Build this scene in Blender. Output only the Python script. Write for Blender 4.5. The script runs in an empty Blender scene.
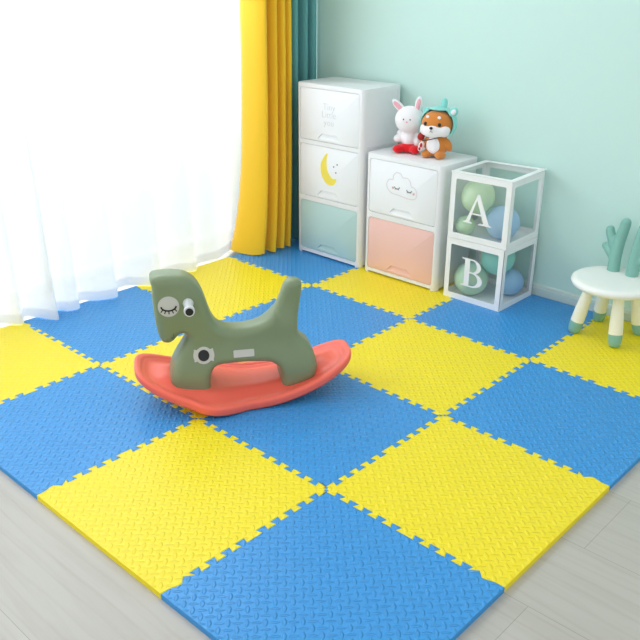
import bpy, bmesh, math, random
import numpy as np
from mathutils import Vector, Matrix
from mathutils.geometry import delaunay_2d_cdt, tessellate_polygon
C = bpy.context.scene.collection
PI = math.pi
random.seed(4)
MT = 0.012            # height of the mat tops
FD = 0.005            # the wooden floor lies this far below zero
# ------------------------------------------------------------------ materials
def lin(c):
    return tuple(((v/255)/12.92 if v/255 <= .04045 else ((v/255+.055)/1.055)**2.4) for v in c)
def mat(name, rgb, rough=.5, spec=.5, coat=0, sub=0, sheen=0, noise=0, nscale=200, bump=0):
    m = bpy.data.materials.new(name); m.use_nodes = True
    n = m.node_tree.nodes; l = m.node_tree.links; b = n['Principled BSDF']
    c = lin(rgb)
    b.inputs['Base Color'].default_value = (*c, 1); b.inputs['Roughness'].default_value = rough
    b.inputs['Specular IOR Level'].default_value = spec; b.inputs['Coat Weight'].default_value = coat
    if sub:
        b.inputs['Subsurface Weight'].default_value = sub; b.inputs['Subsurface Scale'].default_value = .02
    if sheen: b.inputs['Sheen Weight'].default_value = sheen
    if noise or bump:
        tc = n.new('ShaderNodeTexCoord'); no = n.new('ShaderNodeTexNoise'); no.inputs['Scale'].default_value = nscale
        no.inputs['Detail'].default_value = 4
        l.new(tc.outputs['Object'], no.inputs['Vector'])
        if noise:
            r = n.new('ShaderNodeMixRGB'); r.inputs[1].default_value = (*[v*(1-noise) for v in c], 1)
            r.inputs[2].default_value = (*[min(1, v*(1+noise)) for v in c], 1)
            l.new(no.outputs['Fac'], r.inputs[0]); l.new(r.outputs[0], b.inputs['Base Color'])
        if bump:
            bp = n.new('ShaderNodeBump'); bp.inputs['Strength'].default_value = .6; bp.inputs['Distance'].default_value = bump
            l.new(no.outputs['Fac'], bp.inputs['Height']); l.new(bp.outputs[0], b.inputs['Normal'])
    return m
def foam(name, rgb, dist=.0019, rough=.42):
    """EVA foam with alternating raised leaf shapes embossed at 45 degrees to the tile edges"""
    m = mat(name, rgb, rough=rough, spec=.5)
    nt = m.node_tree; n = nt.nodes; l = nt.links; b = n['Principled BSDF']
    tc = n.new('ShaderNodeTexCoord'); sp = n.new('ShaderNodeSeparateXYZ'); l.new(tc.outputs['Object'], sp.inputs[0])
    def M(op, a, b_=None, c_=None):
        k = n.new('ShaderNodeMath'); k.operation = op
        for i, v in enumerate((a, b_, c_)):
            if v is None: continue
            if isinstance(v, (int, float)): k.inputs[i].default_value = v
            else: l.new(v, k.inputs[i])
        return k.outputs[0]
    L = .6/19
    def layer(off, swap):
        q = []
        for ax in (0, 1):
            u = M('ADD', M('DIVIDE', sp.outputs[ax], L), off)
            q.append(M('MULTIPLY', M('SUBTRACT', u, M('ROUND', u)), L))
        s = .70711
        p1 = M('MULTIPLY', M('ADD', q[0], q[1]), s); p2 = M('MULTIPLY', M('SUBTRACT', q[0], q[1]), s)
        al, ac = (p1, p2) if swap else (p2, p1)
        a2 = M('POWER', M('ABSOLUTE', M('DIVIDE', al, .0138)), 2)
        c1 = M('POWER', M('ABSOLUTE', M('DIVIDE', ac, .0060 if not swap else .0048)), 1.5)
        h = M('SUBTRACT', M('SUBTRACT', 1, a2), c1)
        return M('MAXIMUM', h, 0)
    h = M('MAXIMUM', layer(.25, False), layer(.75, True))
    h = M('MINIMUM', M('MULTIPLY', h, 1.6), 1)
    no = n.new('ShaderNodeTexNoise'); no.inputs['Scale'].default_value = 900; l.new(tc.outputs['Object'], no.inputs['Vector'])
    h = M('ADD', h, M('MULTIPLY', no.outputs['Fac'], .05))
    bp = n.new('ShaderNodeBump'); bp.inputs['Strength'].default_value = 1; bp.inputs['Distance'].default_value = dist
    l.new(h, bp.inputs['Height']); l.new(bp.outputs[0], b.inputs['Normal'])
    return m
def wood():
    m = mat('pale_wood', (208,206,200), rough=.42, spec=.4)
    nt = m.node_tree; n = nt.nodes; l = nt.links; b = n['Principled BSDF']
    tc = n.new('ShaderNodeTexCoord'); mp = n.new('ShaderNodeMapping'); mp.inputs['Location'].default_value = (-1.281+1.8*4, -.598+.30*20, 0)
    l.new(tc.outputs['Object'], mp.inputs[0])
    br = n.new('ShaderNodeTexBrick'); br.inputs['Scale'].default_value = 1; br.inputs['Brick Width'].default_value = 1.8
    br.inputs['Row Height'].default_value = .30; br.inputs['Mortar Size'].default_value = .0009; br.offset = .37
    br.inputs['Color1'].default_value = (*lin((188,183,174)), 1); br.inputs['Color2'].default_value = (*lin((192,187,178)), 1)
    br.inputs['Mortar'].default_value = (*lin((158,150,138)), 1); br.inputs['Mortar Smooth'].default_value = .2
    l.new(mp.outputs[0], br.inputs['Vector'])
    m2 = n.new('ShaderNodeMapping'); m2.inputs['Scale'].default_value = (1.6, 17, 1); l.new(tc.outputs['Object'], m2.inputs[0])
    no = n.new('ShaderNodeTexNoise'); no.inputs['Scale'].default_value = 1.5; no.inputs['Detail'].default_value = 8; no.inputs['Distortion'].default_value = .8
    l.new(m2.outputs[0], no.inputs['Vector'])
    cr = n.new('ShaderNodeValToRGB'); cr.color_ramp.elements[0].position = .3; cr.color_ramp.elements[0].color = (.92, .91, .895, 1)
    cr.color_ramp.elements[1].position = .56; cr.color_ramp.elements[1].color = (1, 1, 1, 1); l.new(no.outputs['Fac'], cr.inputs[0])
    wv = n.new('ShaderNodeTexWave'); wv.bands_direction = 'Y'; wv.inputs['Scale'].default_value = 2.0; wv.inputs['Distortion'].default_value = 7
    wv.inputs['Detail'].default_value = 4; wv.inputs['Detail Scale'].default_value = .8
    m3 = n.new('ShaderNodeMapping'); m3.inputs['Scale'].default_value = (.55, 3.2, 1); l.new(tc.outputs['Object'], m3.inputs[0]); l.new(m3.outputs[0], wv.inputs['Vector'])
    c2 = n.new('ShaderNodeValToRGB'); c2.color_ramp.elements[0].position = 0; c2.color_ramp.elements[0].color = (.86, .84, .81, 1)
    c2.color_ramp.elements[1].position = .12; c2.color_ramp.elements[1].color = (1, 1, 1, 1); l.new(wv.outputs['Fac'], c2.inputs[0])
    x1 = n.new('ShaderNodeMixRGB'); x1.blend_type = 'MULTIPLY'; x1.inputs[0].default_value = 1; l.new(br.outputs['Color'], x1.inputs[1]); l.new(cr.outputs[0], x1.inputs[2])
    x2 = n.new('ShaderNodeMixRGB'); x2.blend_type = 'MULTIPLY'; x2.inputs[0].default_value = .3; l.new(x1.outputs[0], x2.inputs[1]); l.new(c2.outputs[0], x2.inputs[2])
    l.new(x2.outputs[0], b.inputs['Base Color'])
    bp = n.new('ShaderNodeBump'); bp.inputs['Strength'].default_value = .3; bp.inputs['Distance'].default_value = .001; bp.invert = True
    l.new(br.outputs['Fac'], bp.inputs['Height']); l.new(bp.outputs[0], b.inputs['Normal'])
    return m
def sheer_mat():
    m = bpy.data.materials.new('sheer_voile'); m.use_nodes = True
    n = m.node_tree.nodes; l = m.node_tree.links; n.clear()
    o = n.new('ShaderNodeOutputMaterial'); d = n.new('ShaderNodeBsdfDiffuse'); t = n.new('ShaderNodeBsdfTranslucent'); tr = n.new('ShaderNodeBsdfTransparent')
    d.inputs[0].default_value = (.93, .94, .96, 1); t.inputs[0].default_value = (.90, .93, .98, 1); tr.inputs[0].default_value = (1, 1, 1, 1)
    a = n.new('ShaderNodeMixShader'); a.inputs[0].default_value = .45; l.new(d.outputs[0], a.inputs[1]); l.new(t.outputs[0], a.inputs[2])
    b = n.new('ShaderNodeMixShader'); b.inputs[0].default_value = .07; l.new(a.outputs[0], b.inputs[1]); l.new(tr.outputs[0], b.inputs[2])
    l.new(b.outputs[0], o.inputs[0]); return m
def clear_mat(name, tint, gloss=.06, rough=.05, body=0.0):
    m = bpy.data.materials.new(name); m.use_nodes = True
    n = m.node_tree.nodes; l = m.node_tree.links; n.clear()
    o = n.new('ShaderNodeOutputMaterial'); tr = n.new('ShaderNodeBsdfTransparent'); g = n.new('ShaderNodeBsdfGlossy')
    tr.inputs[0].default_value = (*tint, 1); g.inputs['Roughness'].default_value = rough
    a = n.new('ShaderNodeMixShader'); a.inputs[0].default_value = gloss; l.new(tr.outputs[0], a.inputs[1]); l.new(g.outputs[0], a.inputs[2])
    if body:
        d = n.new('ShaderNodeBsdfDiffuse'); d.inputs[0].default_value = (.8, .9, .88, 1)
        b = n.new('ShaderNodeMixShader'); b.inputs[0].default_value = body; l.new(a.outputs[0], b.inputs[1]); l.new(d.outputs[0], b.inputs[2]); a = b
    l.new(a.outputs[0], o.inputs[0]); return m
def balloon_mat(name, rgb):
    m = mat(name, rgb, rough=.28, spec=.5)
    n = m.node_tree.nodes; l = m.node_tree.links; b = n['Principled BSDF']; o = n['Material Output']
    t = n.new('ShaderNodeBsdfTranslucent'); t.inputs[0].default_value = (*lin(rgb), 1)
    x = n.new('ShaderNodeMixShader'); x.inputs[0].default_value = .25; l.new(b.outputs[0], x.inputs[1]); l.new(t.outputs[0], x.inputs[2]); l.new(x.outputs[0], o.inputs[0])
    return m
# ------------------------------------------------------------------ helpers
def finish(me, ang=38):
    bm = bmesh.new(); bm.from_mesh(me)
    bmesh.ops.recalc_face_normals(bm, faces=bm.faces)
    for f in bm.faces: f.smooth = True
    for e in bm.edges:
        if len(e.link_faces) == 2: e.smooth = e.calc_face_angle(0) < math.radians(ang)
    bm.to_mesh(me); bm.free()
def tag(o, label=None, cat=None, group=None, kind=None):
    if label: o['label'] = label
    if cat: o['category'] = cat
    if group: o['group'] = group
    if kind: o['kind'] = kind
    return o
def obj(name, bm, m, parent=None, ang=38, recalc=True):
    me = bpy.data.meshes.new(name)
    if isinstance(bm, bpy.types.Mesh): me = bm
    else: bm.to_mesh(me); bm.free()
    if recalc: finish(me, ang)
    o = bpy.data.objects.new(name, me); C.objects.link(o)
    if m is not None:
        me.materials.clear(); me.materials.append(m)
    if parent: o.parent = parent
    return o
def thing(name, loc, rz, label, cat, group=None):
    o = bpy.data.objects.new(name, None); C.objects.link(o); o.location = loc; o.rotation_euler = (0, 0, rz)
    o.empty_display_size = .05
    return tag(o, label, cat, group)
def struct(name, bm, m):
    return tag(obj(name, bm, m), kind='structure')
def box(bm, x0, x1, y0, y1, z0, z1, bev=0, seg=2):
    r = bmesh.ops.create_cube(bm, size=1)
    vs = r['verts']
    for v in vs: v.co = Vector(((x0+x1)/2+v.co.x*(x1-x0), (y0+y1)/2+v.co.y*(y1-y0), (z0+z1)/2+v.co.z*(z1-z0)))
    if bev:
        es = {e for v in vs for e in v.link_edges}
        bmesh.ops.bevel(bm, geom=list(es), offset=bev, segments=seg, affect='EDGES', profile=.5)
    return bm
def NB(): return bmesh.new()
def prism(bm, poly, a0, a1, axis='y'):
    """closed polygon of (x,z) swept between y=a0 and y=a1 (axis y), or (y,z) swept in x, or (x,y) swept in z"""
    def P(p, a): return Vector((p[0], a, p[1])) if axis == 'y' else Vector((a, p[0], p[1])) if axis == 'x' else Vector((p[0], p[1], a))
    A = [bm.verts.new(P(p, a0)) for p in poly]; B = [bm.verts.new(P(p, a1)) for p in poly]
    n = len(poly); fs = [bm.faces.new(A), bm.faces.new(B[::-1])]
    for i in range(n): bm.faces.new((A[i], B[i], B[(i+1) % n], A[(i+1) % n]))
    return fs
def rrect(x0, x1, z0, z1, r, n=5):
    out = []
    for cx, cz, a in ((x1-r, z1-r, 0), (x0+r, z1-r, 90), (x0+r, z0+r, 180), (x1-r, z0+r, 270)):
        for k in range(n+1):
            t = math.radians(a+90*k/n); out.append((cx+r*math.cos(t), cz+r*math.sin(t)))
    return out
def lathe(bm, prof, n=32, M=Matrix()):
    rings = []
    for r, z in prof:
        if r < 1e-6: rings.append([bm.verts.new(M @ Vector((0, 0, z)))])
        else: rings.append([bm.verts.new(M @ Vector((r*math.cos(2*PI*k/n), r*math.sin(2*PI*k/n), z))) for k in range(n)])
    for a, b in zip(rings, rings[1:]):
        for k in range(n):
            k2 = (k+1) % n
            if len(a) == 1 and len(b) == 1: continue
            if len(a) == 1: bm.faces.new((a[0], b[k2], b[k]))
            elif len(b) == 1: bm.faces.new((a[k], a[k2], b[0]))
            else: bm.faces.new((a[k], a[k2], b[k2], b[k]))
    for end, ring in ((0, rings[0]), (1, rings[-1])):
        if len(ring) > 1: bm.faces.new(ring)
    return bm
def ell(bm, c, r, rot=(0, 0, 0), u=24, v=16):
    M = Matrix.Translation(c) @ Matrix.Rotation(rot[2], 4, 'Z') @ Matrix.Rotation(rot[1], 4, 'Y') @ Matrix.Rotation(rot[0], 4, 'X') @ Matrix.Diagonal((*r, 1))
    bmesh.ops.create_uvsphere(bm, u_segments=u, v_segments=v, radius=1, matrix=M); return bm
def tube(bm, pts, rad, n=12, cap=True):
    pts = [Vector(p) for p in pts]; rr = rad if isinstance(rad, (list, tuple)) else [rad]*len(pts)
    rings = []; up = Vector((0, 0, 1))
    for i, p in enumerate(pts):
        d = (pts[min(i+1, len(pts)-1)]-pts[max(i-1, 0)]).normalized()
        a = d.cross(up)
        if a.length < .05: a = d.cross(Vector((1, 0, 0)))
        a.normalize(); b = d.cross(a)
        rings.append([bm.verts.new(p+rr[i]*(a*math.cos(2*PI*k/n)+b*math.sin(2*PI*k/n))) for k in range(n)])
    for A, B in zip(rings, rings[1:]):
        for k in range(n): bm.faces.new((A[k], A[(k+1) % n], B[(k+1) % n], B[k]))
    if cap: bm.faces.new(rings[0]); bm.faces.new(rings[-1][::-1])
    return bm
def crom(P, sub=8, closed=True):
    out = []; n = len(P)
    for i in range(n if closed else n-1):
        g = lambda k: Vector(P[k % n]) if closed else Vector(P[max(0, min(n-1, k))])
        a, b, c, d = g(i-1), g(i), g(i+1), g(i+2)
        for s in range(sub):
            t = s/sub
            out.append(.5*((2*b)+(c-a)*t+(2*a-5*b+4*c-d)*t*t+(3*b-a-3*c+d)*t**3))
    if not closed: out.append(Vector(P[-1]))
    return out
def resample(P, ds):
    P = [Vector(p) for p in P]; Q = P+[P[0]]; L = [0]
    for a, b in zip(Q, Q[1:]): L.append(L[-1]+(b-a).length)
    n = int(L[-1]/ds); out = []; j = 0
    for k in range(n):
        s = L[-1]*k/n
        while L[j+1] < s: j += 1
        out.append(Q[j].lerp(Q[j+1], (s-L[j])/max(1e-9, L[j+1]-L[j])))
    return out
def baked(o, cutters=(), mods=()):
    """apply boolean cutters / modifiers by evaluating the object"""
    for c in cutters:
        c.parent = o.parent
        m = o.modifiers.new('cut', 'BOOLEAN'); m.operation = 'DIFFERENCE'; m.solver = 'EXACT'; m.object = c
    for ty, kw in mods:
        m = o.modifiers.new('m', ty)
        for k, v in kw.items(): setattr(m, k, v)
    dg = bpy.context.evaluated_depsgraph_get(); dg.update()
    me = bpy.data.meshes.new_from_object(o.evaluated_get(dg))
    o.modifiers.clear(); o.data = me
    for c in cutters: bpy.data.objects.remove(c)
    return o
def solid(name, bm): return obj(name, bm, None)
def inflate(outline, top, bottom, ds=.006, rings=(), grid=.012, dmin=.03, sides=3):
    """closed 2-D outline -> swollen solid; top(x,y,d), bottom(x,y,d) give the two surfaces at distance d from the rim"""
    O = resample(outline, ds); n = len(O)
    A = np.array([[p.x, p.y] for p in O]); B = np.roll(A, -1, 0); D = B-A; LL = (D*D).sum(1)
    def dist(P):
        P = np.atleast_2d(P); t = np.clip(((P[:, None]-A[None])*D[None]).sum(2)/LL, 0, 1)
        return np.sqrt((((A[None]+t[..., None]*D[None])-P[:, None])**2).sum(2)).min(1)
    def inside(P):
        x, y = P[:, 0][:, None], P[:, 1][:, None]; c = ((A[:, 1] > y) != (B[:, 1] > y)) & (x < D[:, 0]*(y-A[:, 1])/np.where(D[:, 1] == 0, 1e-12, D[:, 1])+A[:, 0])
        return c.sum(1) % 2 == 1
    area = .5*(A[:, 0]*B[:, 1]-B[:, 0]*A[:, 1]).sum(); s = 1 if area > 0 else -1
    T = np.roll(A, -1, 0)-np.roll(A, 1, 0); T /= np.linalg.norm(T, axis=1)[:, None]; N = np.stack([-T[:, 1], T[:, 0]], 1)*s
    pts = [A]
    for d in rings:
        Q = A+N*d; k = (dist(Q) > d*.97) & inside(Q); pts.append(Q[k])
    xs = np.arange(A[:, 0].min(), A[:, 0].max(), grid); ys = np.arange(A[:, 1].min(), A[:, 1].max(), grid)
    G = np.array([(x, y) for x in xs for y in ys]); k = inside(G); G = G[k]; G = G[dist(G) > dmin]; pts.append(G)
    P = np.concatenate(pts)
    vs, es, fs, *_ = delaunay_2d_cdt([Vector(p) for p in P], [(i, (i+1) % n) for i in range(n)], [], 1, 1e-6)
    V = np.array([[v.x, v.y] for v in vs]); dd = dist(V); dd[dd < 1e-5] = 0
    bm = NB()
    tv = [bm.verts.new((V[i, 0], V[i, 1], top(V[i, 0], V[i, 1], dd[i]))) for i in range(len(V))]
    bv = [bm.verts.new((V[i, 0], V[i, 1], bottom(V[i, 0], V[i, 1], dd[i]))) for i in range(len(V))]
    cnt = {}
    for f in fs:
        bm.faces.new([tv[i] for i in f]); bm.faces.new([bv[i] for i in reversed(f)])
        for a, b in zip(f, list(f[1:])+[f[0]]): cnt[(a, b)] = 1
    for (a, b) in list(cnt):
        if (b, a) not in cnt:
            if (tv[a].co-bv[a].co).length > 1e-6: bm.faces.new((tv[a], tv[b], bv[b], bv[a])[::-1])
    bmesh.ops.remove_doubles(bm, verts=bm.verts, dist=1e-5)
    return bm
def text_mesh(name, s, size, m, parent, loc, ex=.0002, space=1, font_off=0):
    cu = bpy.data.curves.new(name, 'FONT'); cu.body = s; cu.size = size; cu.align_x = 'CENTER'; cu.extrude = ex; cu.space_character = space; cu.offset = font_off
    t = bpy.data.objects.new('tmp', cu); C.objects.link(t)
    dg = bpy.context.evaluated_depsgraph_get(); dg.update()
    me = bpy.data.meshes.new_from_object(t.evaluated_get(dg)); bpy.data.objects.remove(t)
    me.transform(Matrix.Rotation(PI/2, 4, 'X')); me.name = name
    me.transform(Matrix.Translation(loc))
    return obj(name, me, m, parent, recalc=False)
# ------------------------------------------------------------------ materials used
M = dict(
    yellow=foam('yellow_foam', (250,226,28), .0017, .42), blue=foam('blue_foam', (58,152,222), .0029, .34),
    yellow_side=mat('yellow_foam_edge', (250,226,28), .6), blue_side=mat('blue_foam_edge', (62,150,216), .6),
    wood=wood(), wall=mat('mint_paint', (205,236,228), .8, .3, bump=.0003, nscale=300), base=mat('baseboard_paint', (205,222,217), .5),
    white=mat('white_plastic', (240,240,242), .3, .5), side=mat('white_plastic_side', (236,236,240), .4),
    doorw=mat('white_door_plastic', (243,244,247), .3), mint=mat('mint_door_plastic', (186,216,214), .35), pink=mat('pink_door_plastic', (243,196,186), .35),
    grey=mat('grey_print', (206,208,212), .6), dark=mat('dark_print', (110,112,120), .6), moon=mat('yellow_print', (250,228,90), .6), pale=mat('pale_grey_print', (220,210,214), .6), rose=mat('rose_print', (226,170,160), .6),
    olive=mat('olive_green_plastic', (130,146,112), .36, .5, bump=.00012, nscale=600), coral=mat('coral_plastic', (255,112,92), .38, .5, bump=.0001, nscale=500),
    sticker=mat('pale_grey_sticker', (205,205,200), .45), black=mat('black_plastic', (25,25,28), .4), pegw=mat('white_grip_plastic', (232,232,235), .3),
    ycurt=mat('yellow_curtain_cloth', (252,202,44), .75, .25, sheen=.3, bump=.0004, nscale=700), tcurt=mat('teal_curtain_cloth', (104,170,172), .8, .2, sheen=.2, bump=.0004, nscale=700),
    sheer=sheer_mat(), frame=mat('white_card', (246,246,246), .45), pane=clear_mat('clear_film', (.975, .992, .99), .04, .15, .05),
    glass=clear_mat('window_glass', (.97, .99, .99), .04, .0), upvc=mat('window_frame_white', (240,242,244), .4),
    seat=mat('ivory_plastic', (250,250,244), .3), leg=mat('ivory_leg_plastic', (248,246,226), .35), sage=mat('sage_green_plastic', (132,186,174), .45),
    plushw=mat('white_plush', (248,244,246), .95, .1, sheen=.5, bump=.0012, nscale=500), red=mat('red_cloth', (226,24,34), .85, .2, sheen=.3, bump=.0008, nscale=400),
    earpink=mat('pink_plush', (246,180,190), .95, .1), plusho=mat('orange_plush', (216,134,60), .95, .1, sheen=.4, bump=.0012, nscale=500),
    hood=mat('aqua_plush', (142,222,214), .95, .1, sheen=.4, bump=.001, nscale=450), strap=mat('dark_strap', (70,60,55), .7), bag=mat('pink_white_cloth', (244,214,212), .8), darkred=mat('dark_red_cloth', (176,40,36), .8),
)
# ------------------------------------------------------------------ the room
bm = NB(); box(bm, -2.2, 4.2, -3.2, 2.62, -.12, -FD); struct('floor', bm, M['wood'])
bm = NB(); box(bm, -1.62, 4.2, 2.462, 2.62, -FD, 2.7); struct('wall_back', bm, M['wall'])
bm = NB(); box(bm, -1.62, -1.42, 2.12, 2.462, -FD, 2.7); box(bm, -1.62, -1.42, -1.6, 2.12, 2.45, 2.7); box(bm, -1.62, -1.42, -2.4, -1.6, -FD, 2.7)
struct('wall_left', bm, M['wall'])
bm = NB()
prism(bm, [(2.462, -FD), (2.449, -FD), (2.449, .046), (2.452, .049), (2.452, .056), (2.456, .062), (2.462, .064)], -1.42, 4.2, 'x')
struct('baseboard_back', bm, M['base'])
wf = NB()
for y in (-1.6, -.36, .88, 2.07): box(wf, -1.55, -1.49, y, y+.05, -FD, 2.45)
for z in (-FD, 2.40): box(wf, -1.55, -1.49, -1.55, 2.07, z, z+.05)
w = struct('window_1', wf, M['upvc'])
g = NB()
for y, y2 in ((-1.55,-.36), (-.31,.88), (.93,2.07)): box(g, -1.525, -1.519, y, y2, .05, 2.40)
gl = obj('window_glass', g, M['glass'], w)
# ------------------------------------------------------------------ puzzle mats
def edge_fn():
    """offset of the jigsaw joint from the straight grid line, as (t, offset) along 0..0.6"""
    h = .0096; f = .0056; segs = [.0262]*10+[.052]+[.0262]*10; t = .012; out = [(0, 0), (.0105, 0)]; s = 1
    for w_ in segs:
        # a dovetail: wider at its far end than at its neck
        out.append((t+f*.0-.0, s*h) if False else (t-(f if True else 0)+.002, s*h)); out.append((t+w_+f-.002, s*h)); t += w_; s = -s
    out += [(.5895, 0), (.6, 0)]
    return out
def joint(cut0=False, cut1=False):
    P = edge_fn()
    if cut0: P = [(0, 0), (.012, .0008), (.024, .003), (.038, .0084), (.050, .0096)]+[p for p in P if p[0] > .0645]
    if cut1: P = [p for p in P if p[0] < .5355]+[(.550, .0096), (.562, .0084), (.576, .003), (.588, .0008), (.6, 0)]
    return P
X0, X1, Y0, Y1 = -1.212, 1.212, -.010, 2.444       # outer outline of the whole mat floor
def line_pts(kind, k, a):
    """joint line: kind 'h' is y=.6k from x=.6a to .6(a+1); kind 'v' is x=.6k from y=.6a to .6(a+1)"""
    if kind == 'h':
        c0, c1 = a == -2, a == 1
        if k == 0: return [(.6*a if not c0 else X0, Y0), (.6*a+.6 if not c1 else X1, Y0)]
        if k == 4: return [(.6*a if not c0 else X0, Y1), (.6*a+.6 if not c1 else X1, Y1)]
        P = [(.6*a+t, .6*k+o*(1 if (a+k) % 2 else -1)) for t, o in joint(c0, c1)]
        if c0: P = [(X0, .6*k)]+P[1:]
        if c1: P = P[:-1]+[(X1, .6*k)]
        return P
    c0, c1 = a == 0, a == 3
    if k == -2: return [(X0, .6*a if not c0 else Y0), (X0, .6*a+.6 if not c1 else Y1)]
    if k == 2: return [(X1, .6*a if not c0 else Y0), (X1, .6*a+.6 if not c1 else Y1)]
    P = [(.6*k+o*(1 if (a+k) % 2 else -1), .6*a+t) for t, o in joint(c0, c1)]
    if c0: P = [(.6*k, Y0)]+P[1:]
    if c1: P = P[:-1]+[(.6*k, Y1)]
    return P
def offset_poly(P, d):
    out = []; n = len(P)
    for i in range(n):
        a, b, c = Vector(P[i-1]), Vector(P[i]), Vector(P[(i+1) % n])
        u = (b-a).normalized(); v = (c-b).normalized(); n1 = Vector((-u.y, u.x)); n2 = Vector((-v.y, v.x))
        k = n1+n2
        k = k/max(.35, k.length_squared)*2 if k.length > 1e-6 else n1
        out.append(b+k*d)
    return out
MATL = {
 (0,-2): 'yellow puzzle mat tile at the far left edge, just below the sheer curtain',
 (0,-1): 'blue puzzle mat tile on the left border, between two yellow border tiles',
 (0, 0): 'yellow puzzle mat tile on the left border in front of the rocking horse',
 (0, 1): 'blue puzzle mat tile nearest the camera, at the bottom of the photo',
 (1,-2): 'blue puzzle mat tile along the sheer curtain hem, left of the horse head',
 (1,-1): 'yellow puzzle mat tile mostly hidden under the left half of the coral rocker',
 (1, 0): 'blue puzzle mat tile in front of the right half of the rocking horse',
 (1, 1): 'yellow puzzle mat tile on the right border, beside the wooden floor',
 (2,-2): 'yellow puzzle mat tile behind the horse neck, reaching up to the curtains',
 (2,-1): 'blue puzzle mat tile directly behind the horse tail and saddle',
 (2, 0): 'yellow puzzle mat tile beside the right tip of the rocker, surrounded by blue',
 (2, 1): 'blue puzzle mat tile on the right border, in front of the stool',
 (3,-2): 'blue puzzle mat tile in the room corner under the yellow curtain and tall cabinet',
 (3,-1): 'yellow puzzle mat tile in front of the cabinet with the pink drawer',
 (3, 0): 'blue puzzle mat tile under and in front of the balloon boxes',
 (3, 1): 'yellow puzzle mat tile under the antler stool by the mint wall',
}
for i in range(4):
    for j in range(-2, 2):
        poly = line_pts('h', i, j)[:-1]+line_pts('v', j+1, i)[:-1]+line_pts('h', i+1, j)[::-1][:-1]+line_pts('v', j, i)[::-1][:-1]
        cx, cy = .6*j+.3, .6*i+.3
        poly = [(x-cx, y-cy) for x, y in poly]
        A = offset_poly(poly, .0003); B = offset_poly(poly, .0013)
        bm = NB(); n = len(poly)
        r0 = [bm.verts.new((p[0], p[1], -FD)) for p in A]; r1 = [bm.verts.new((p[0], p[1], MT-.0009)) for p in A]; r2 = [bm.verts.new((p[0], p[1], MT)) for p in B]
        for a, b in ((r0, r1), (r1, r2)):
            for k in range(n):
                f = bm.faces.new((a[k], a[(k+1) % n], b[(k+1) % n], b[k])); f.material_index = 1
        bm.faces.new(r0[::-1]).material_index = 1
        for tri in tessellate_polygon([[v.co.copy() for v in r2]]):
            f = bm.faces.new([r2[q] for q in tri])
            f.normal_update()
            if f.normal.z < 0: f.normal_flip()
        me = bpy.data.meshes.new('foam_mat'); bm.to_mesh(me); bm.free()
        col = 'yellow' if (i+j) % 2 == 0 else 'blue'
        me.materials.append(M[col]); me.materials.append(M[col+'_side'])
        o = bpy.data.objects.new('foam_mat', me); C.objects.link(o); o.location = (cx, cy, 0)
        tag(o, MATL[(i, j)], 'play mat', 'interlocking foam mat tiles on the floor')
# ------------------------------------------------------------------ curtains
def curtain(name, low, high, z0, z1, m, label, sub=8, thick=.003, hem=0, zmid=None, wav=.0, up=None, fast=False):
    a = crom([(x, y, 0) for x, y in low], sub, False); b = crom([(x, y, 0) for x, y in high], sub, False)
    bm = NB(); rows = []
    zs = [0]+([.012, .028, .05] if hem else [])+[.1*k for k in range(1, 11)]+[1.2, 1.5, 1.8, 2.1, z1-z0]
    for k, dz in enumerate(zs):
        z = z0+dz; t = min(1, (z/1.4)); t = t*t*(3-2*t)*.5+t*.5
        if fast: t = 1-math.exp(-z/.30)
        row = []
        for i, (p, q) in enumerate(zip(a, b)):
            v = p.lerp(q, t)
            lift = (up(i/(len(a)-1)) if up else 0)*max(0, 1-dz/.3)
            w_ = wav*math.sin(i*.37+z*2.1)
            row.append(bm.verts.new((v.x+w_, v.y+w_*.4, z+lift)))
        rows.append(row)
    for A, B in zip(rows, rows[1:]):
        for k in range(len(A)-1): bm.faces.new((A[k], A[k+1], B[k+1], B[k]))
    o = obj(name, bm, m, ang=75)
    if thick: baked(o, mods=[('SOLIDIFY', dict(thickness=thick, offset=0))]); finish(o.data, 70)
    tag(o, label, 'curtain')
    return o
ylow = [(-1.27,1.85),(-1.225,1.845),(-1.13,1.885),(-1.085,1.93),(-1.11,1.952),(-1.20,1.958),(-1.19,1.985),(-1.09,1.998),(-1.085,2.02),(-1.18,2.035),(-1.17,2.055),(-1.085,2.065),(-1.085,2.085),(-1.17,2.10),(-1.16,2.115),(-1.09,2.13),(-1.105,2.15),(-1.19,2.165)]
yhigh = [(x, y-.014) for x, y in [(-1.29,2.02),(-1.24,1.99),(-1.15,1.99),(-1.10,2.01),(-1.12,2.03),(-1.19,2.035),(-1.18,2.055),(-1.10,2.07),(-1.10,2.085),(-1.17,2.10),(-1.16,2.115),(-1.10,2.125),(-1.10,2.145),(-1.16,2.15),(-1.15,2.165),(-1.10,2.175),(-1.11,2.195),(-1.19,2.205)]]
curtain('yellow_curtain', ylow, yhigh, .022, 2.6, M['ycurt'], 'bright yellow pleated curtain hanging right of the white sheer curtain', 6, up=lambda t: .004*math.sin(t*40), fast=True)
tl = [(-1.21,2.19),(-1.17,2.185),(-1.165,2.21),(-1.23,2.225),(-1.22,2.25),(-1.165,2.26),(-1.165,2.285),(-1.23,2.30),(-1.22,2.325),(-1.165,2.335),(-1.16,2.355),(-1.22,2.37),(-1.21,2.39),(-1.16,2.40),(-1.165,2.425),(-1.19,2.445),(-1.19,2.456)]
th = [(x, y+.003*max(0, 1-k/14)) for k, (x, y) in enumerate(tl)]
curtain('teal_curtain', tl, th, .02, 2.6, M['tcurt'], 'dark teal curtain in the room corner between the yellow curtain and the tall cabinet', 6)
sl = []; y = -1.35
amp = {}
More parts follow.
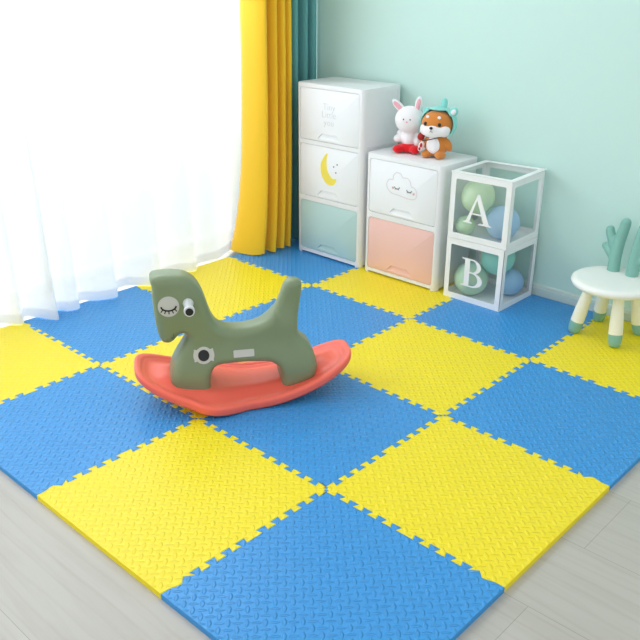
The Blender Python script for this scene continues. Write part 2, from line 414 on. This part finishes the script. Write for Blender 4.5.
pts = [(-1.20,-1.4),(-1.26,-1.2),(-1.19,-1.0),(-1.26,-.8),(-1.19,-.6),(-1.27,-.4),(-1.19,-.2),(-1.27,-.05),(-1.19,.12),(-1.26,.27),(-1.21,.40),(-1.27,.50),(-1.175,.575),(-1.245,.625),(-1.20,.665),(-1.115,.705),(-1.135,.735),(-1.21,.765),(-1.165,.80),(-1.15,.85),(-1.235,.90),(-1.175,.96),(-1.150,1.045),(-1.22,1.09),(-1.235,1.17),(-1.15,1.25),(-1.145,1.31),(-1.225,1.36),(-1.21,1.46),(-1.165,1.53),(-1.24,1.60),(-1.225,1.72),(-1.26,1.80),(-1.30,1.90),(-1.31,2.0),(-1.30,2.10)]
hi = [(-1.24+(x+1.21)*.8 if y < 1.85 else x, y+.03*math.sin(k*1.9)) for k, (x, y) in enumerate(pts)]
sh = curtain('sheer_curtain', pts, hi, .016, 2.6, M['sheer'], 'white translucent sheer curtain across the bright window, its wavy hem brushing the mats', 7, thick=0, wav=.004)
hb = NB()
a = crom([(x, y, 0) for x, y in pts], 7, False); b = crom([(x, y, 0) for x, y in hi], 7, False)
rows = []
for dz in (0, .045):
    z = .016+dz; t = min(1, z/1.4); t = t*t*(3-2*t)*.5+t*.5
    rows.append([hb.verts.new((p.lerp(q, t).x+.0035+.004*math.sin(i*.37+z*2.1), p.lerp(q, t).y+.0016*math.sin(i*.37+z*2.1), z)) for i, (p, q) in enumerate(zip(a, b))])
for k in range(len(rows[0])-1): hb.faces.new((rows[0][k], rows[0][k+1], rows[1][k+1], rows[1][k]))
obj('hem_band', hb, M['sheer'], sh, ang=75)
# ------------------------------------------------------------------ storage cabinets
def cabinet(x0, x1, ztop, units, label):
    """units: (z0, z1, colour, decoration)"""
    y0, y1 = 2.14, 2.436; cx = (x0+x1)/2
    t = thing('storage_cabinet', (cx, y0, MT), 0, label, 'cabinet'); X = (x1-x0)/2; H = ztop
    bm = NB()
    pl = [(p[0], p[1]) for p in rrect(-X, X, 0, y1-y0, .022, 6)]
    prism(bm, pl, 0, H, 'z')
    es = [e for e in bm.edges if abs(e.verts[0].co.z-e.verts[1].co.z) < 1e-6]
    bmesh.ops.bevel(bm, geom=es, offset=.005, segments=3, affect='EDGES', profile=.5)
    body = obj('cabinet_body', bm, M['white'], t)
    cut = []
    c = NB(); box(c, -X+.03, X-.03, -.05, (y1-y0)+.05, -.05, .009); cut.append(solid('c', c))
    c = NB(); box(c, -X-.05, X+.05, .03, (y1-y0)-.03, -.06, .0092); cut.append(solid('c', c))
    for z0, z1, *_ in units:
        c = NB(); prism(c, rrect(-X+.0245, X-.0245, z0-.002, z1+.002, .014), -.05, .012, 'y'); cut.append(solid('c', c))
        c = NB(); prism(c, rrect(.03, y1-y0-.03, z0+.0, z1-.0, .012), X-.0025, X+.05, 'x'); cut.append(solid('c', c))
        c = NB(); prism(c, rrect(.03, y1-y0-.03, z0+.0, z1-.0, .012), -X-.05, -X+.0025, 'x'); cut.append(solid('c', c))
    for (a, b) in zip(units, units[1:]):
        zm = (a[0]+b[1])/2     # seam between stacked drawers, a hairline on the sides
        for s in (-1, 1):
            c = NB(); box(c, s*X-.0015, s*X+.0015, .024, y1-y0-.024, zm-.0009, zm+.0009); cut.append(solid('c', c))
    baked(body, cut); finish(body.data, 30)
    body.data.materials.clear(); body.data.materials.append(M['white'])
    for z0, z1, col, deco in units:
        bm = NB(); fs = prism(bm, rrect(-X+.0265, X-.0265, z0, z1, .0125), .0008, .0112, 'y')
        front = [f for f in fs if abs(f.calc_center_median().y-.0008) < 1e-4]
        bmesh.ops.bevel(bm, geom=list(front[0].edges), offset=.0015, segments=2, affect='EDGES', profile=.5)
        d = obj('drawer_front', bm, M[col], t)
        zb = z0+.008
        c = NB()   # trapezoid finger pull, sloping in towards the top
        F = [(-.080, zb), (.080, zb), (.052, zb+.032), (-.052, zb+.032)]; Bk = [(-.074, zb+.004), (.074, zb+.004), (.050, zb+.030), (-.050, zb+.030)]
        va = [c.verts.new((x, -.002, z)) for x, z in F]; vb = [c.verts.new((x, (.003 if z < zb+.01 else .0095), z)) for x, z in Bk]
        c.faces.new(va); c.faces.new(vb[::-1])
        for k in range(4): c.faces.new((va[k], vb[k], vb[(k+1) % 4], va[(k+1) % 4]))
        baked(d, [solid('c', c)]); finish(d.data, 30); d.data.materials.clear(); d.data.materials.append(M[col])
        lip = NB(); tube(lip, [(-.050, .0006, zb+.0325), (.050, .0006, zb+.0325)], .0016, 8)
        tube(lip, [(-.050, .0006, zb+.0325), (-.079, .0006, zb+.001)], .0009, 6); tube(lip, [(.050, .0006, zb+.0325), (.079, .0006, zb+.001)], .0009, 6)
        obj('handle', lip, M[col], d)
        if deco: deco(d, cx, 2.14)
    return t
def at(cx, pts, z_off=MT): return [(x-cx, z-z_off) for x, z in pts]
def disc(bm, x, z, r, y=.0008, th=.0006, sx=1, n=20):
    prism(bm, [(x+sx*r*math.cos(2*PI*k/n), z+r*math.sin(2*PI*k/n)) for k in range(n)], y-th, y, 'y')
def ribbon(bm, pts, w, y0, y1):
    """flat stroke of width w along (x,z) points"""
    n = len(pts); L, R = [], []
    for i in range(n):
        a = Vector(pts[max(0, i-1)][:2]); b = Vector(pts[min(n-1, i+1)][:2]); d = (b-a).normalized(); q = Vector((-d.y, d.x))*w/2; p = Vector(pts[i][:2])
        L.append(p+q); R.append(p-q)
    V = [[bm.verts.new((p.x, y, p.y)) for p in S] for S in (L, R) for y in (y0, y1)]
    for i in range(n-1):
        for A, B in ((V[0], V[2]), (V[3], V[1]), (V[1], V[0]), (V[2], V[3])): bm.faces.new((A[i], A[i+1], B[i+1], B[i]))
    for i in (0, n-1): bm.faces.new((V[0][i], V[1][i], V[3][i], V[2][i]))
def deco_text(d, cx, y):
    for s, z, w in (('Tiny', .790, 1), ('Little', .752, 1), ('you', .714, 1)):
        text_mesh('printed_word', s, .046, M['grey'], d, (-.806-cx, .0004, z-MT), space=1.02, font_off=-.0010)
def deco_moon(d, cx, y):
    out = [(-.822,.572),(-.845,.545),(-.860,.510),(-.858,.470),(-.838,.435),(-.806,.415),(-.772,.418),(-.752,.440),(-.756,.452),(-.780,.452),(-.798,.466),(-.814,.491),(-.819,.522),(-.818,.550),(-.812,.571)]
    bm = NB(); prism(bm, [(p.x, p.y) for p in crom([(*q, 0) for q in at(cx, out)], 5)], .0003, .0008, 'y'); obj('printed_moon', bm, M['moon'], d)
    for x, z in ((-.747,.527),(-.770,.513),(-.755,.485)):
        bm = NB(); disc(bm, x-cx, z-MT, .004); obj('printed_star', bm, M['dark'], d)
    bm = NB(); disc(bm, -.834-cx, .465-MT, .0035, .0012); obj('printed_eye', bm, M['dark'], d)
    bm = NB(); disc(bm, -.815-cx, .443-MT, .005, .0012); obj('printed_cheek', bm, M['rose'], d)
def deco_cloud(d, cx, y):
    out = [(-.420,.468),(-.424,.492),(-.410,.512),(-.388,.514),(-.386,.534),(-.368,.550),(-.343,.548),(-.328,.532),(-.305,.534),(-.286,.520),(-.278,.498),(-.258,.492),(-.244,.470),(-.250,.446),(-.272,.436),(-.310,.438),(-.350,.443),(-.395,.448)]
    P = [(p.x, p.y) for p in crom([(*q, 0) for q in at(cx, out)], 5)]; P.append(P[0]); P.append(P[1])
    bm = NB(); ribbon(bm, P, .0034, .0002, .0008); obj('printed_cloud', bm, M['pale'], d)
    for ex, ez in ((-.362,.482),(-.289,.478)):
        bm = NB(); arc = [(ex-cx+.015*math.cos(a), ez-MT-.010*math.sin(a)) for a in [PI*k/10 for k in range(11)]]
        ribbon(bm, arc, .0042, .0002, .0008)
        for dx in (-.008, 0, .008): ribbon(bm, [(ex-cx+dx, ez-MT-.008), (ex-cx+dx*1.5, ez-MT-.015)], .003, .0002, .0008)
        obj('printed_eye', bm, M['dark'], d)
    for x, z in ((-.386,.474), (-.262,.464)):
        bm = NB(); disc(bm, x-cx, z-MT, .006); obj('printed_cheek', bm, M['rose'], d)
z = lambda v: v-MT
cabinet(-1.030, -.583, .905-MT+.004, [(z(.042), z(.306), 'mint', None), (z(.336), z(.604), 'doorw', deco_moon), (z(.630), z(.886), 'doorw', deco_text)],
        'tall white plastic drawer cabinet of three drawers, the lowest one mint green')
cabinet(-.556, -.106, .620-MT, [(z(.040), z(.303), 'pink', None), (z(.333), z(.595), 'doorw', deco_cloud)],
        'lower white drawer cabinet of two drawers, pink bottom one, plush toys on top')
# ------------------------------------------------------------------ balloon boxes
W, D = .306, .292
def letter_A(bm, y0, y1):
    # unit height 1, width ~1.15
    S = [[(-.48,.0),(-.14,.0),(-.14,.035),(-.25,.05),(-.245,.065),(.035,.93),(-.02,.93),(-.37,.07),(-.40,.05),(-.48,.035)],
         [(.12,.0),(.60,.0),(.60,.035),(.52,.05),(.49,.08),(.09,1.0),(.0,1.0),(-.03,.90),(.28,.09),(.27,.055),(.12,.035)],
         [(-.20,.31),(.22,.31),(.20,.36),(-.18,.36)]]
    for k, P in enumerate(S): prism(bm, [(x*LS, z_*LS) for x, z_ in P], y0-.00005*k, y1, 'y')
def letter_B(bm, y0, y1):
    prism(bm, [(x*LS, z_*LS) for x, z_ in [(-.42,.0),(-.10,.0),(-.10,1.),(-.42,1.),(-.42,.96),(-.30,.94),(-.30,.06),(-.42,.04)]], y0, y1, 'y')
    def bowl(zb, zt, xr, tk, yy):
        n = 20; o, i = [], []; zc = (zb+zt)/2; hh = (zt-zb)/2; xs = .0
        for k in range(n+1):
            a = -PI/2+PI*k/n
            o.append((xs+(xr-xs)*math.cos(a), zc+hh*math.sin(a))); i.append((xs+(xr-tk-xs)*math.cos(a), zc+(hh-.045)*math.sin(a)))
        P = [(-.12, zb)]+o+[(-.12, zt), (-.12, zt-.045)]+i[::-1]+[(-.12, zb+.045)]
        prism(bm, [(x*LS, z_*LS) for x, z_ in P], yy, y1, 'y')
    bowl(.0, .54, .42, .18, y0-.00005); bowl(.495, 1.0, .34, .16, y0-.0001)
def balloon_box(loc, rz, letter, label, lid):
    t = thing('balloon_box', loc, rz, label, 'box', 'clear gift boxes filled with balloons')
    H = .290 if not lid else .303; e = .0018; bw = .027
    def panel(name, u0, u1, v0, v1, place):
        """card panel with a square hole, then its film pane"""
        bm = NB(); o = rrect(u0, u1, v0, v1, .002, 2); i = rrect(u0+bw, u1-bw, v0+bw, v1-bw, .006, 2)
        n = len(o); vs = {}
        for w_ in (0, 1):
            for tag_, P in (('o', o), ('i', i)): vs[tag_, w_] = [bm.verts.new(place(p[0], p[1], e*w_)) for p in P]
        for k in range(n):
            q = (k+1) % n
            bm.faces.new((vs['o',0][k], vs['o',0][q], vs['i',0][q], vs['i',0][k])); bm.faces.new((vs['o',1][k], vs['i',1][k], vs['i',1][q], vs['o',1][q]))
            bm.faces.new((vs['o',0][k], vs['o',1][k], vs['o',1][q], vs['o',0][q])); bm.faces.new((vs['i',0][k], vs['i',0][q], vs['i',1][q], vs['i',1][k]))
        p = obj(name, bm, M['frame'], t, ang=30)
        bm = NB(); r = rrect(u0+bw-.004, u1-bw+.004, v0+bw-.004, v1-bw+.004, .006, 2)
        bm.faces.new([bm.verts.new(place(q[0], q[1], e+.0004)) for q in r])
        obj('film_pane', bm, M['pane'], p)
        return p
    fr = panel('front_panel', -W/2, W/2, 0, H, lambda u, v, w_: (u, w_, v))
    panel('back_panel', -W/2, W/2, 0, H, lambda u, v, w_: (u, D-w_, v))
    panel('side_panel', 0, D, 0, H, lambda u, v, w_: (W/2-w_, u, v))
    panel('side_panel', 0, D, 0, H, lambda u, v, w_: (-W/2+w_, u, v))
    bm = NB(); box(bm, -W/2+.002, W/2-.002, .002, D-.002, 0, .0018); obj('bottom_panel', bm, M['frame'], t)
    if lid:   # the top one's lid sits slightly proud and overhangs
        panel('lid', -W/2-.003, W/2+.006, -.003, D+.004, lambda u, v, w_: (u, v, H+.003-w_+ .012*max(0, (u)/W)*max(0, v/D)))
    else: panel('lid', -W/2, W/2, 0, D, lambda u, v, w_: (u, v, H+.002-w_))
    bm = NB(); (letter_A if letter == 'A' else letter_B)(bm, -.0006, 0)
    for v in bm.verts: v.co += Vector((-.012 if letter == 'A' else -.005, 0, .085 if letter == 'A' else .077))
    # the letter is stuck on the film inside the frame opening
    for v in bm.verts: v.co.y += .0016
    obj('letter', bm, M['frame'], t)
    return t
LS = .135
bx = .094
balloon_box((bx, 2.14, MT), 0, 'B', 'clear-windowed white box with letter B, standing on the mat beneath box A', False)
balloon_box((bx+.004, 2.140, MT+.2935), math.radians(1.6), 'A', 'clear-windowed white box with letter A, stacked on top of box B', True)
def balloon(c, r, m, label, tilt=(0, 0)):
    bm = NB(); n = 28; prof = [(0, -1.13), (.10, -1.135), (.105, -1.10), (.05, -1.07), (.06, -1.04), (.14, -1.0)]
    for k in range(4, 31):
        a = -PI/2+PI*k/30; z_ = math.sin(a); rr = math.cos(a)*(1-.05*(1-z_)*.5); prof.append((rr if k < 30 else 0, z_*(1.0 if z_ > 0 else 1.03)))
    Mx = Matrix.Rotation(tilt[0], 4, 'X') @ Matrix.Rotation(tilt[1], 4, 'Y') @ Matrix.Diagonal((r, r, r, 1))
    lathe(bm, prof, 28, Mx)
    o = obj('balloon', bm, balloon_mat('latex', m), ang=60); o.location = c
    return tag(o, label, 'balloon', 'pastel balloons in the letter boxes')
BZ = MT+.2955
balloon((.034,2.229,.493), .079, (228,248,216), 'large pale green balloon high on the left inside box A', (1.9, .3))
balloon((.152,2.262,BZ+.080), .079, (184,220,250), 'blue balloon at the front right inside box A', (1.6, .8))
balloon((.044,2.372,BZ+.052), .050, (170,236,226), 'small teal balloon at the back inside box A', (1.2, -.6))
balloon((.000,2.195,BZ+.049), .046, (214,242,208), 'small green balloon at the bottom left inside box A', (2.2, 1.0))
balloon((.034,2.230,MT+.085), .082, (210,242,216), 'pale green balloon at the front left inside box B', (1.8, .4))
balloon((.140,2.275,.212), .079, (164,238,224), 'mint balloon high in the middle inside box B', (2.0, -.4))
balloon((.170,2.352,MT+.069), .066, (168,212,248), 'blue balloon at the back right inside box B', (1.3, .7))
balloon((.022,2.372,.228), .044, (150,212,218), 'muted teal balloon at the upper back left inside box B', (1.0, .2))
# ------------------------------------------------------------------ rocking horse
hx = Vector((-.579, -.815, 0)).normalized()
rot = math.atan2(hx.y, hx.x)                 # local +X is the head end
horse = thing('rocking_horse', (-.033, .849, MT), rot, 'olive green rocking horse on a coral red rocker, standing on the puzzle mats', 'rocking horse')
# local +Y must point to the camera: with X towards the head, Y = Z x X points away from hx rotated +90deg
L_, ZT = .390, .120
def sstep(a, b, x):
    t = max(0, min(1, (x-a)/(b-a))); return t*t*(3-2*t)
out = []
N_ = 160
for k in range(N_):
    a = 2*PI*k/N_; c, s = math.cos(a), math.sin(a)
    x = L_*math.copysign(abs(c)**.50, c); y = math.copysign(abs(s)**.62, s)
    b = float(np.interp(x, [-.39,-.23,-.1,.03,.055,.085,.13,.17,.2,.225,.3,.39], [.118,.126,.137,.145,.158,.180,.187,.183,.168,.160,.154,.146]))
    out.append((x, y*(b+(.022+.010*math.exp(-(x/.16)**2) if y < 0 else .011)), 0))
def arc(x): return ZT*(x/L_)**2
def rt(x, y, d):
    r = .012
    h = .034-r+r*math.sqrt(max(0, 1-(1-min(d, r)/r)**2))
    h += .021*sstep(.05, .115, d)-.0055*sstep(.022, .028, d)-.003*sstep(.036, .040, d)
    return arc(x)+h
def rb(x, y, d):
    r = .010
    return arc(x)+r-r*math.sqrt(max(0, 1-(1-min(d, r)/r)**2))
bm = inflate([Vector((p[0], p[1])) for p in out], rt, rb, ds=.007, rings=(.001, .003, .007, .012, .018, .022, .025, .028, .0325, .036, .038, .040), grid=.013, dmin=.046)
obj('rocker', bm, M['coral'], horse, ang=50)
prof = [(.313,.462),(.309,.477),(.275,.482),(.235,.481),(.200,.475),(.172,.460),(.151,.433),(.134,.395),(.120,.345),(.105,.305),(.088,.282),(.060,.270),(.026,.266),(-.027,.270),(-.070,.286),(-.104,.317),(-.128,.362),(-.144,.405),(-.157,.424),(-.176,.431),(-.196,.428),(-.209,.418),(-.208,.380),(-.200,.330),(-.193,.285),(-.192,.240),(-.205,.215),(-.232,.190),(-.247,.160),(-.256,.125),(-.256,.100),
        (-.240,.060),(-.165,.030),(-.128,.040),(-.126,.075),(-.119,.110),(-.108,.122),(-.086,.136),(-.042,.141),(.024,.143),(.088,.141),(.113,.130),(.124,.108),(.128,.080),(.129,.035),(.150,.025),(.235,.040),(.266,.058),(.268,.100),(.258,.140),(.240,.180),(.220,.215),(.205,.240),(.200,.254),(.212,.262),(.228,.258),(.245,.239),(.265,.230),(.286,.237),(.297,.262),(.303,.300),(.307,.350),(.309,.400),(.308,.440)]
def hw(x, z_):
    w_ = .084-.032*sstep(.09, .24, z_)
    if x < -.11: w_ -= .018*sstep(.24, .36, z_)
    if x > .10: w_ += .004*sstep(.26, .34, z_)
    return w_
def ht(x, z_, d):
    r = .030 if not (x < -.11 and z_ > .25) else .026
    return hw(x, z_)-r+r*math.sqrt(max(0, 1-(1-min(d, r)/r)**2))
bm = inflate([Vector(p[:2]) for p in crom([(*p, 0) for p in prof], 4)], ht, lambda x, y, d: -ht(x, y, d), ds=.006,
             rings=(.0008, .003, .0065, .011, .016, .022, .028, .035), grid=.012, dmin=.042)
for v in bm.verts: v.co = Vector((v.co.x, v.co.z, v.co.y))
body = obj('horse_body', bm, M['olive'], horse, ang=80)
baked(body, mods=[('SMOOTH', dict(factor=.5, iterations=4))]); finish(body.data, 85)
body.data.materials.clear(); body.data.materials.append(M['olive'])
# side details on both faces; local +Y side is turned to the camera
for s in (1, -1):
    def lay(bm, w_):
        for v in bm.verts: v.co.y = s*(w_+v.co.y)
    def tiltside(bm):
        for v in bm.verts:   # follow the side wall's flare
            v.co.y = s*(v.co.y+hw(v.co.x, v.co.z))
    bm = NB()
    n = 40; prism(bm, [(.256+.036*math.cos(2*PI*k/n), .377+.037*math.sin(2*PI*k/n)) for k in range(n)], -.004, .0016, 'y'); tiltside(bm)
    eye = obj('eye', bm, M['sticker'], horse)
    bm = NB(); arcp = [(.256+.025*math.cos(a), .378-.016*math.sin(a)) for a in [PI*k/14 for k in range(15)]]
    ribbon(bm, arcp, .0055, .0010, .0026)
    for a in (.22, .36, .5, .64, .78):
        q = PI*a; c_, s_ = math.cos(q), math.sin(q); p = (.256+.025*c_, .378-.016*s_)
        ribbon(bm, [p, (p[0]+.010*c_, p[1]-.012*abs(s_)**.5)], .0035, .0010, .0026)
    tiltside(bm); obj('eyelashes', bm, M['black'], eye)
    R = Matrix.Translation((.190, s*.045, .384)) @ Matrix.Rotation(-s*PI/2, 4, 'X')
    bm = lathe(NB(), [(.018, 0), (.0185, .012), (.017, .022), (.0145, .038), (.0145, .050), (.0175, .068), (.0185, .080), (.0175, .0875), (.0, .088)], 28, R)
    grip = obj('handle_grip', bm, M['pegw'], horse)
    bm = lathe(NB(), [(.0, .0882), (.0130, .0882), (.0130, .090), (.0, .090)], 28, R); obj('grip_end', bm, M['black'], grip)
    bm = NB(); P = []
    for k in range(72):
        a = 2*PI*k/72; t_ = abs(math.sin(a))
        r = .030 if t_ > .62 else (.0385 if t_ > .46 else .036) if math.cos(a) > 0 else (.0395 if t_ > .46 else .037)
        P.append((.148+r*math.cos(a), .187+r*math.sin(a)*.98))
    prism(bm, P, -.004, .0016, 'y'); tiltside(bm); em = obj('round_emblem', bm, M['sticker'], horse)
    bm = NB(); prism(bm, [(.148+.0195*math.cos(2*PI*k/n), .187+.0195*math.sin(2*PI*k/n)) for k in range(n)], -.002, .0032, 'y'); tiltside(bm)
    obj('emblem_centre', bm, M['black'], em)
    bm = NB(); prism(bm, rrect(-.029, .044, .170, .195, .003, 3), -.006, .0014, 'y'); tiltside(bm); obj('side_label', bm, M['sticker'], horse)
    bm = NB(); ribbon(bm, [(.252+.007*math.cos(a), .266+.009*math.sin(a)) for a in [PI*(1.0+.9*k/8)-.9 for k in range(9)]], .0022, -.002, .0006); tiltside(bm); obj('nostril', bm, mat('dark_olive_line', (84,104,78), .6), horse)
# ------------------------------------------------------------------ antler stool
st = thing('antler_stool', (.705, 2.254, MT), math.radians(-6), 'white round toddler stool with sage green antler backrest and green feet', 'stool')
SZ = .250
bm = lathe(NB(), [(0, SZ-.036), (.150, SZ-.036), (.166, SZ-.030), (.1725, SZ-.018), (.170, SZ-.008), (.162, SZ-.002), (.150, SZ), (.12, SZ-.002), (0, SZ-.003)], 64)
obj('seat', bm, M['seat'], st, ang=60)
for sx, sy in ((-1,-1),(1,-1),(-1,1),(1,1)):
    top_ = Vector((sx*.066, sy*.066, SZ-.034)); bot = Vector((sx*.098, sy*.098, 0)); d = (bot-top_); Ld = d.length
    q = Vector((0, 0, 1)).rotation_difference(d.normalized()).to_matrix().to_4x4(); Mx = Matrix.Translation(top_) @ q
    k = Ld
    bm = lathe(NB(), [(.0205, -.004), (.0215, .02), (.0275, k*.55), (.0280, k-.055)], 28, Mx)
    lg = obj('leg', bm, M['leg'], st, ang=50)
    bm = lathe(NB(), [(.0284, k-.055), (.0280, k-.040), (.0255, k-.018), (.0215, k-.006), (.016, k-.002), (0, k-.001)], 28, Mx)
    for v in bm.verts: v.co.z = max(v.co.z, .0)
    obj('foot_cap', bm, M['sage'], lg, ang=60)
for s in (-1, 1):
    bm = NB(); y_ = .100
    def cap(P, R):
        tube(bm, P, R, 16); ell(bm, P[-1], (R[-1],)*3, u=16, v=12); ell(bm, P[0], (R[0],)*3, u=16, v=12)
    o_ = 0 if s < 0 else 1
    cap([(s*.043, y_-.004, SZ-.006), (s*.044, y_, SZ+.06), (s*.041+o_*.006, y_+.006, SZ+.12), (s*.034+o_*.016, y_+.012, SZ+.17), (s*.028+o_*.026, y_+.016, SZ+.207)], [.027, .026, .0245, .0235, .0215])
    cap([(s*.050, y_+.006, SZ+.085), (s*.074, y_+.009, SZ+.125), (s*.089, y_+.013, SZ+.150), (s*.094, y_+.015, SZ+.163)], [.022, .021, .020, .019])
    cap([(s*.050, y_, SZ+.050), (s*.078, y_+.004, SZ+.075), (s*.100, y_+.006, SZ+.092)], [.020, .0185, .016])
    for v in bm.verts: v.co.x -= .020
    a_ = obj('antler', bm, M['sage'], st)
    baked(a_, mods=[('REMESH', dict(mode='VOXEL', voxel_size=.004)), ('SMOOTH', dict(factor=.5, iterations=8))]); finish(a_.data, 80)
    a_.data.materials.clear(); a_.data.materials.append(M['sage'])
# ------------------------------------------------------------------ plush toys
TZ = .620
def blob(name, parts, m, parent, vox=.0035, it=6):
    bm = NB()
    for p in parts: ell(bm, p[0], p[1], p[2] if len(p) > 2 else (0, 0, 0))
    o = obj(name, bm, m, parent)
    baked(o, mods=[('REMESH', dict(mode='VOXEL', voxel_size=vox)), ('SMOOTH', dict(factor=.5, iterations=it))]); finish(o.data, 85)
    o.data.materials.clear(); o.data.materials.append(m); return o
rb_ = thing('plush_rabbit', (-.413, 2.283, TZ), math.radians(24), 'white plush rabbit with pink ears and red trousers on the lower cabinet', 'plush toy')
bo = blob('rabbit_body', [((0, 0, .062), (.036, .032, .040)), ((0, -.002, .146), (.066, .056, .060)), ((0, .0, .10), (.024, .024, .03)),
     ((-.046, -.010, .060), (.022, .018, .018)), ((-.038, 0, .078), (.022, .014, .012), (0, .9, 0)), ((.046, -.012, .050), (.018, .018, .022)), ((.036, -.002, .075), (.022, .014, .013), (0, -.9, 0))], M['plushw'], rb_)
for s, ang in ((-1, -.85), (1, .14)):
    e = blob('ear', [((0, 0, .024), (.0175, .011, .040))], M['plushw'], rb_, .003, 4)
    T = Matrix.Translation((s*.034, .0, .186)) @ Matrix.Rotation(ang, 4, 'Y'); e.data.transform(T)
    i_ = obj('inner_ear', ell(NB(), (0, -.0085, .027), (.0100, .005, .027)), M['earpink'], e); i_.data.transform(T)
for s in (-1, 1): obj('eye', ell(NB(), (s*.015, -.0565, .154), (.0028, .0018, .0034)), M['black'], rb_)
obj('nose', ell(NB(), (0, -.0575, .143), (.0046, .0025, .0032)), M['earpink'], rb_)
blob('trousers', [((0, -.004, .022), (.046, .038, .024)), ((-.036, -.030, .019), (.026, .034, .019), (0, 0, -.5)), ((.036, -.030, .019), (.026, .034, .019), (0, 0, .5))], M['red'], rb_)
dg_ = thing('plush_dog', (-.253, 2.287, TZ), math.radians(12), 'orange and white plush puppy in an aqua hood with a shoulder bag, beside the rabbit', 'plush toy')
blob('dog_body', [((0, 0, .056), (.056, .048, .054)), ((0, -.002, .142), (.072, .062, .060)), ((-.032, -.030, .016), (.024, .032, .016)), ((.034, -.030, .016), (.024, .032, .016)),
     ((.056, .0, .058), (.016, .018, .030), (0, -.5, 0)), ((-.050, -.026, .062), (.018, .022, .016)), ((0, .054, .03), (.02, .02, .02))], M['plusho'], dg_)
blob('muzzle', [((.0, -.030, .120), (.060, .042, .034)), ((.004, -.058, .128), (.026, .018, .018)), ((.042, -.026, .122), (.028, .034, .028)), ((-.042, -.026, .122), (.026, .034, .028))], M['plushw'], dg_)
blob('belly_patch', [((.0, -.018, .056), (.040, .036, .042))], M['plushw'], dg_)
for s in (-1, 1):
    obj('eye', ell(NB(), (s*.033, -.0565, .149), (.0080, .0050, .0085)), M['black'], dg_)
    obj('brow_spot', ell(NB(), (s*.027, -.0490, .178), (.0085, .0040, .0065)), M['plushw'], dg_)
obj('nose', ell(NB(), (.003, -.0765, .136), (.0080, .0050, .0062)), M['black'], dg_)
bm = NB(); tube(bm, [(.003, -.0770, .130), (.003, -.0765, .122)], .0010, 6); tube(bm, [(-.004, -.0748, .119), (.003, -.0770, .122), (.010, -.0748, .119)], .0010, 6); obj('mouth', bm, M['black'], dg_)
bm = ell(NB(), (0, 0, 0), (.081, .070, .070), u=40, v=28)
dead = [v for v in bm.verts if (v.co.y/.070 < -.40 + .25*max(0, v.co.z/.07-.5)) and (v.co.z/.07 < .80) or v.co.z/.07 < -.75]
bmesh.ops.delete(bm, geom=dead, context='VERTS')
for v in bm.verts: v.co += Vector((.004, .004, .146))
hd = obj('hood', bm, M['hood'], dg_); baked(hd, mods=[('SOLIDIFY', dict(thickness=.006, offset=0)), ('SUBSURF', dict(levels=1, render_levels=1))]); finish(hd.data, 80); hd.data.materials.clear(); hd.data.materials.append(M['hood'])
for c_, r_, ro in (((.022, .008, .226), (.016, .010, .028), .10), ((.072, .0, .200), (.019, .010, .022), .7), ((-.055, -.006, .196), (.013, .009, .013), -.7)):
    e = obj('hood_ear', ell(NB(), c_, r_, (0, ro, 0)), M['hood'], hd)
obj('inner_ear', ell(NB(), (.073, -.007, .199), (.011, .006, .014), (0, .7, 0)), M['plushw'], hd)
bm = NB(); tube(bm, crom([(-.046, -.052, .074), (-.015, -.060, .082), (.02, -.056, .092), (.046, -.034, .098), (.060, -.004, .100), (.050, .034, .100), (0, .052, .098)], 6, False), .0022, 8); obj('strap', bm, M['strap'], dg_)
blob('shoulder_bag', [((-.050, -.052, .050), (.014, .009, .026), (0, .35, 0))], M['bag'], dg_)
bm = NB(); ell(bm, (-.047, -.0605, .056), (.006, .003, .010)); ell(bm, (-.054, -.0600, .040), (.005, .003, .007)); obj('bag_print', bm, M['darkred'], dg_)
blob('red_scarf_end', [((-.062, -.030, .088), (.017, .014, .019), (0, .4, 0))], M['darkred'], dg_)
dg_.scale = (1.06, 1.06, 1.08); rb_.scale = (1.07, 1.07, 1.07)
# ------------------------------------------------------------------ light
w = bpy.data.worlds.new('World'); bpy.context.scene.world = w; w.use_nodes = True
w.node_tree.nodes['Background'].inputs[0].default_value = (.95, .98, 1, 1); w.node_tree.nodes['Background'].inputs[1].default_value = .70
def area(name, loc, target, sx, sy, power, col):
    l = bpy.data.lights.new(name, 'AREA'); l.shape = 'RECTANGLE'; l.size = sx; l.size_y = sy; l.energy = power; l.color = col
    o = bpy.data.objects.new(name, l); C.objects.link(o); o.location = loc
    o.rotation_euler = (Vector(target)-Vector(loc)).to_track_quat('-Z', 'Y').to_euler(); return o
area('window_daylight', (-1.80, .3, 2.1), (-.6, .35, .9), 3.4, 1.2, 150, (.97, .98, 1))
# ------------------------------------------------------------------ camera
f, rx, rz_, ry, cxx, cyy, czz = 813.077180, 1.16014186, .747658252, .00594881185, 1.96418140, -.903493451, 1.44730190
cam = bpy.data.cameras.new('camera'); co = bpy.data.objects.new('camera', cam); C.objects.link(co)
cam.sensor_width = 36; cam.sensor_fit = 'HORIZONTAL'; cam.lens = f/640*36; cam.clip_start = .05
co.matrix_world = Matrix.Translation((cxx, cyy, czz)) @ Matrix.Rotation(rz_, 4, 'Z') @ Matrix.Rotation(rx, 4, 'X') @ Matrix.Rotation(ry, 4, 'Z')
bpy.context.scene.camera = co
vs = bpy.context.scene.view_settings
vs.view_transform = 'Standard'; vs.look = 'None'; vs.exposure = .36; vs.gamma = 1; vs.use_curve_mapping = False
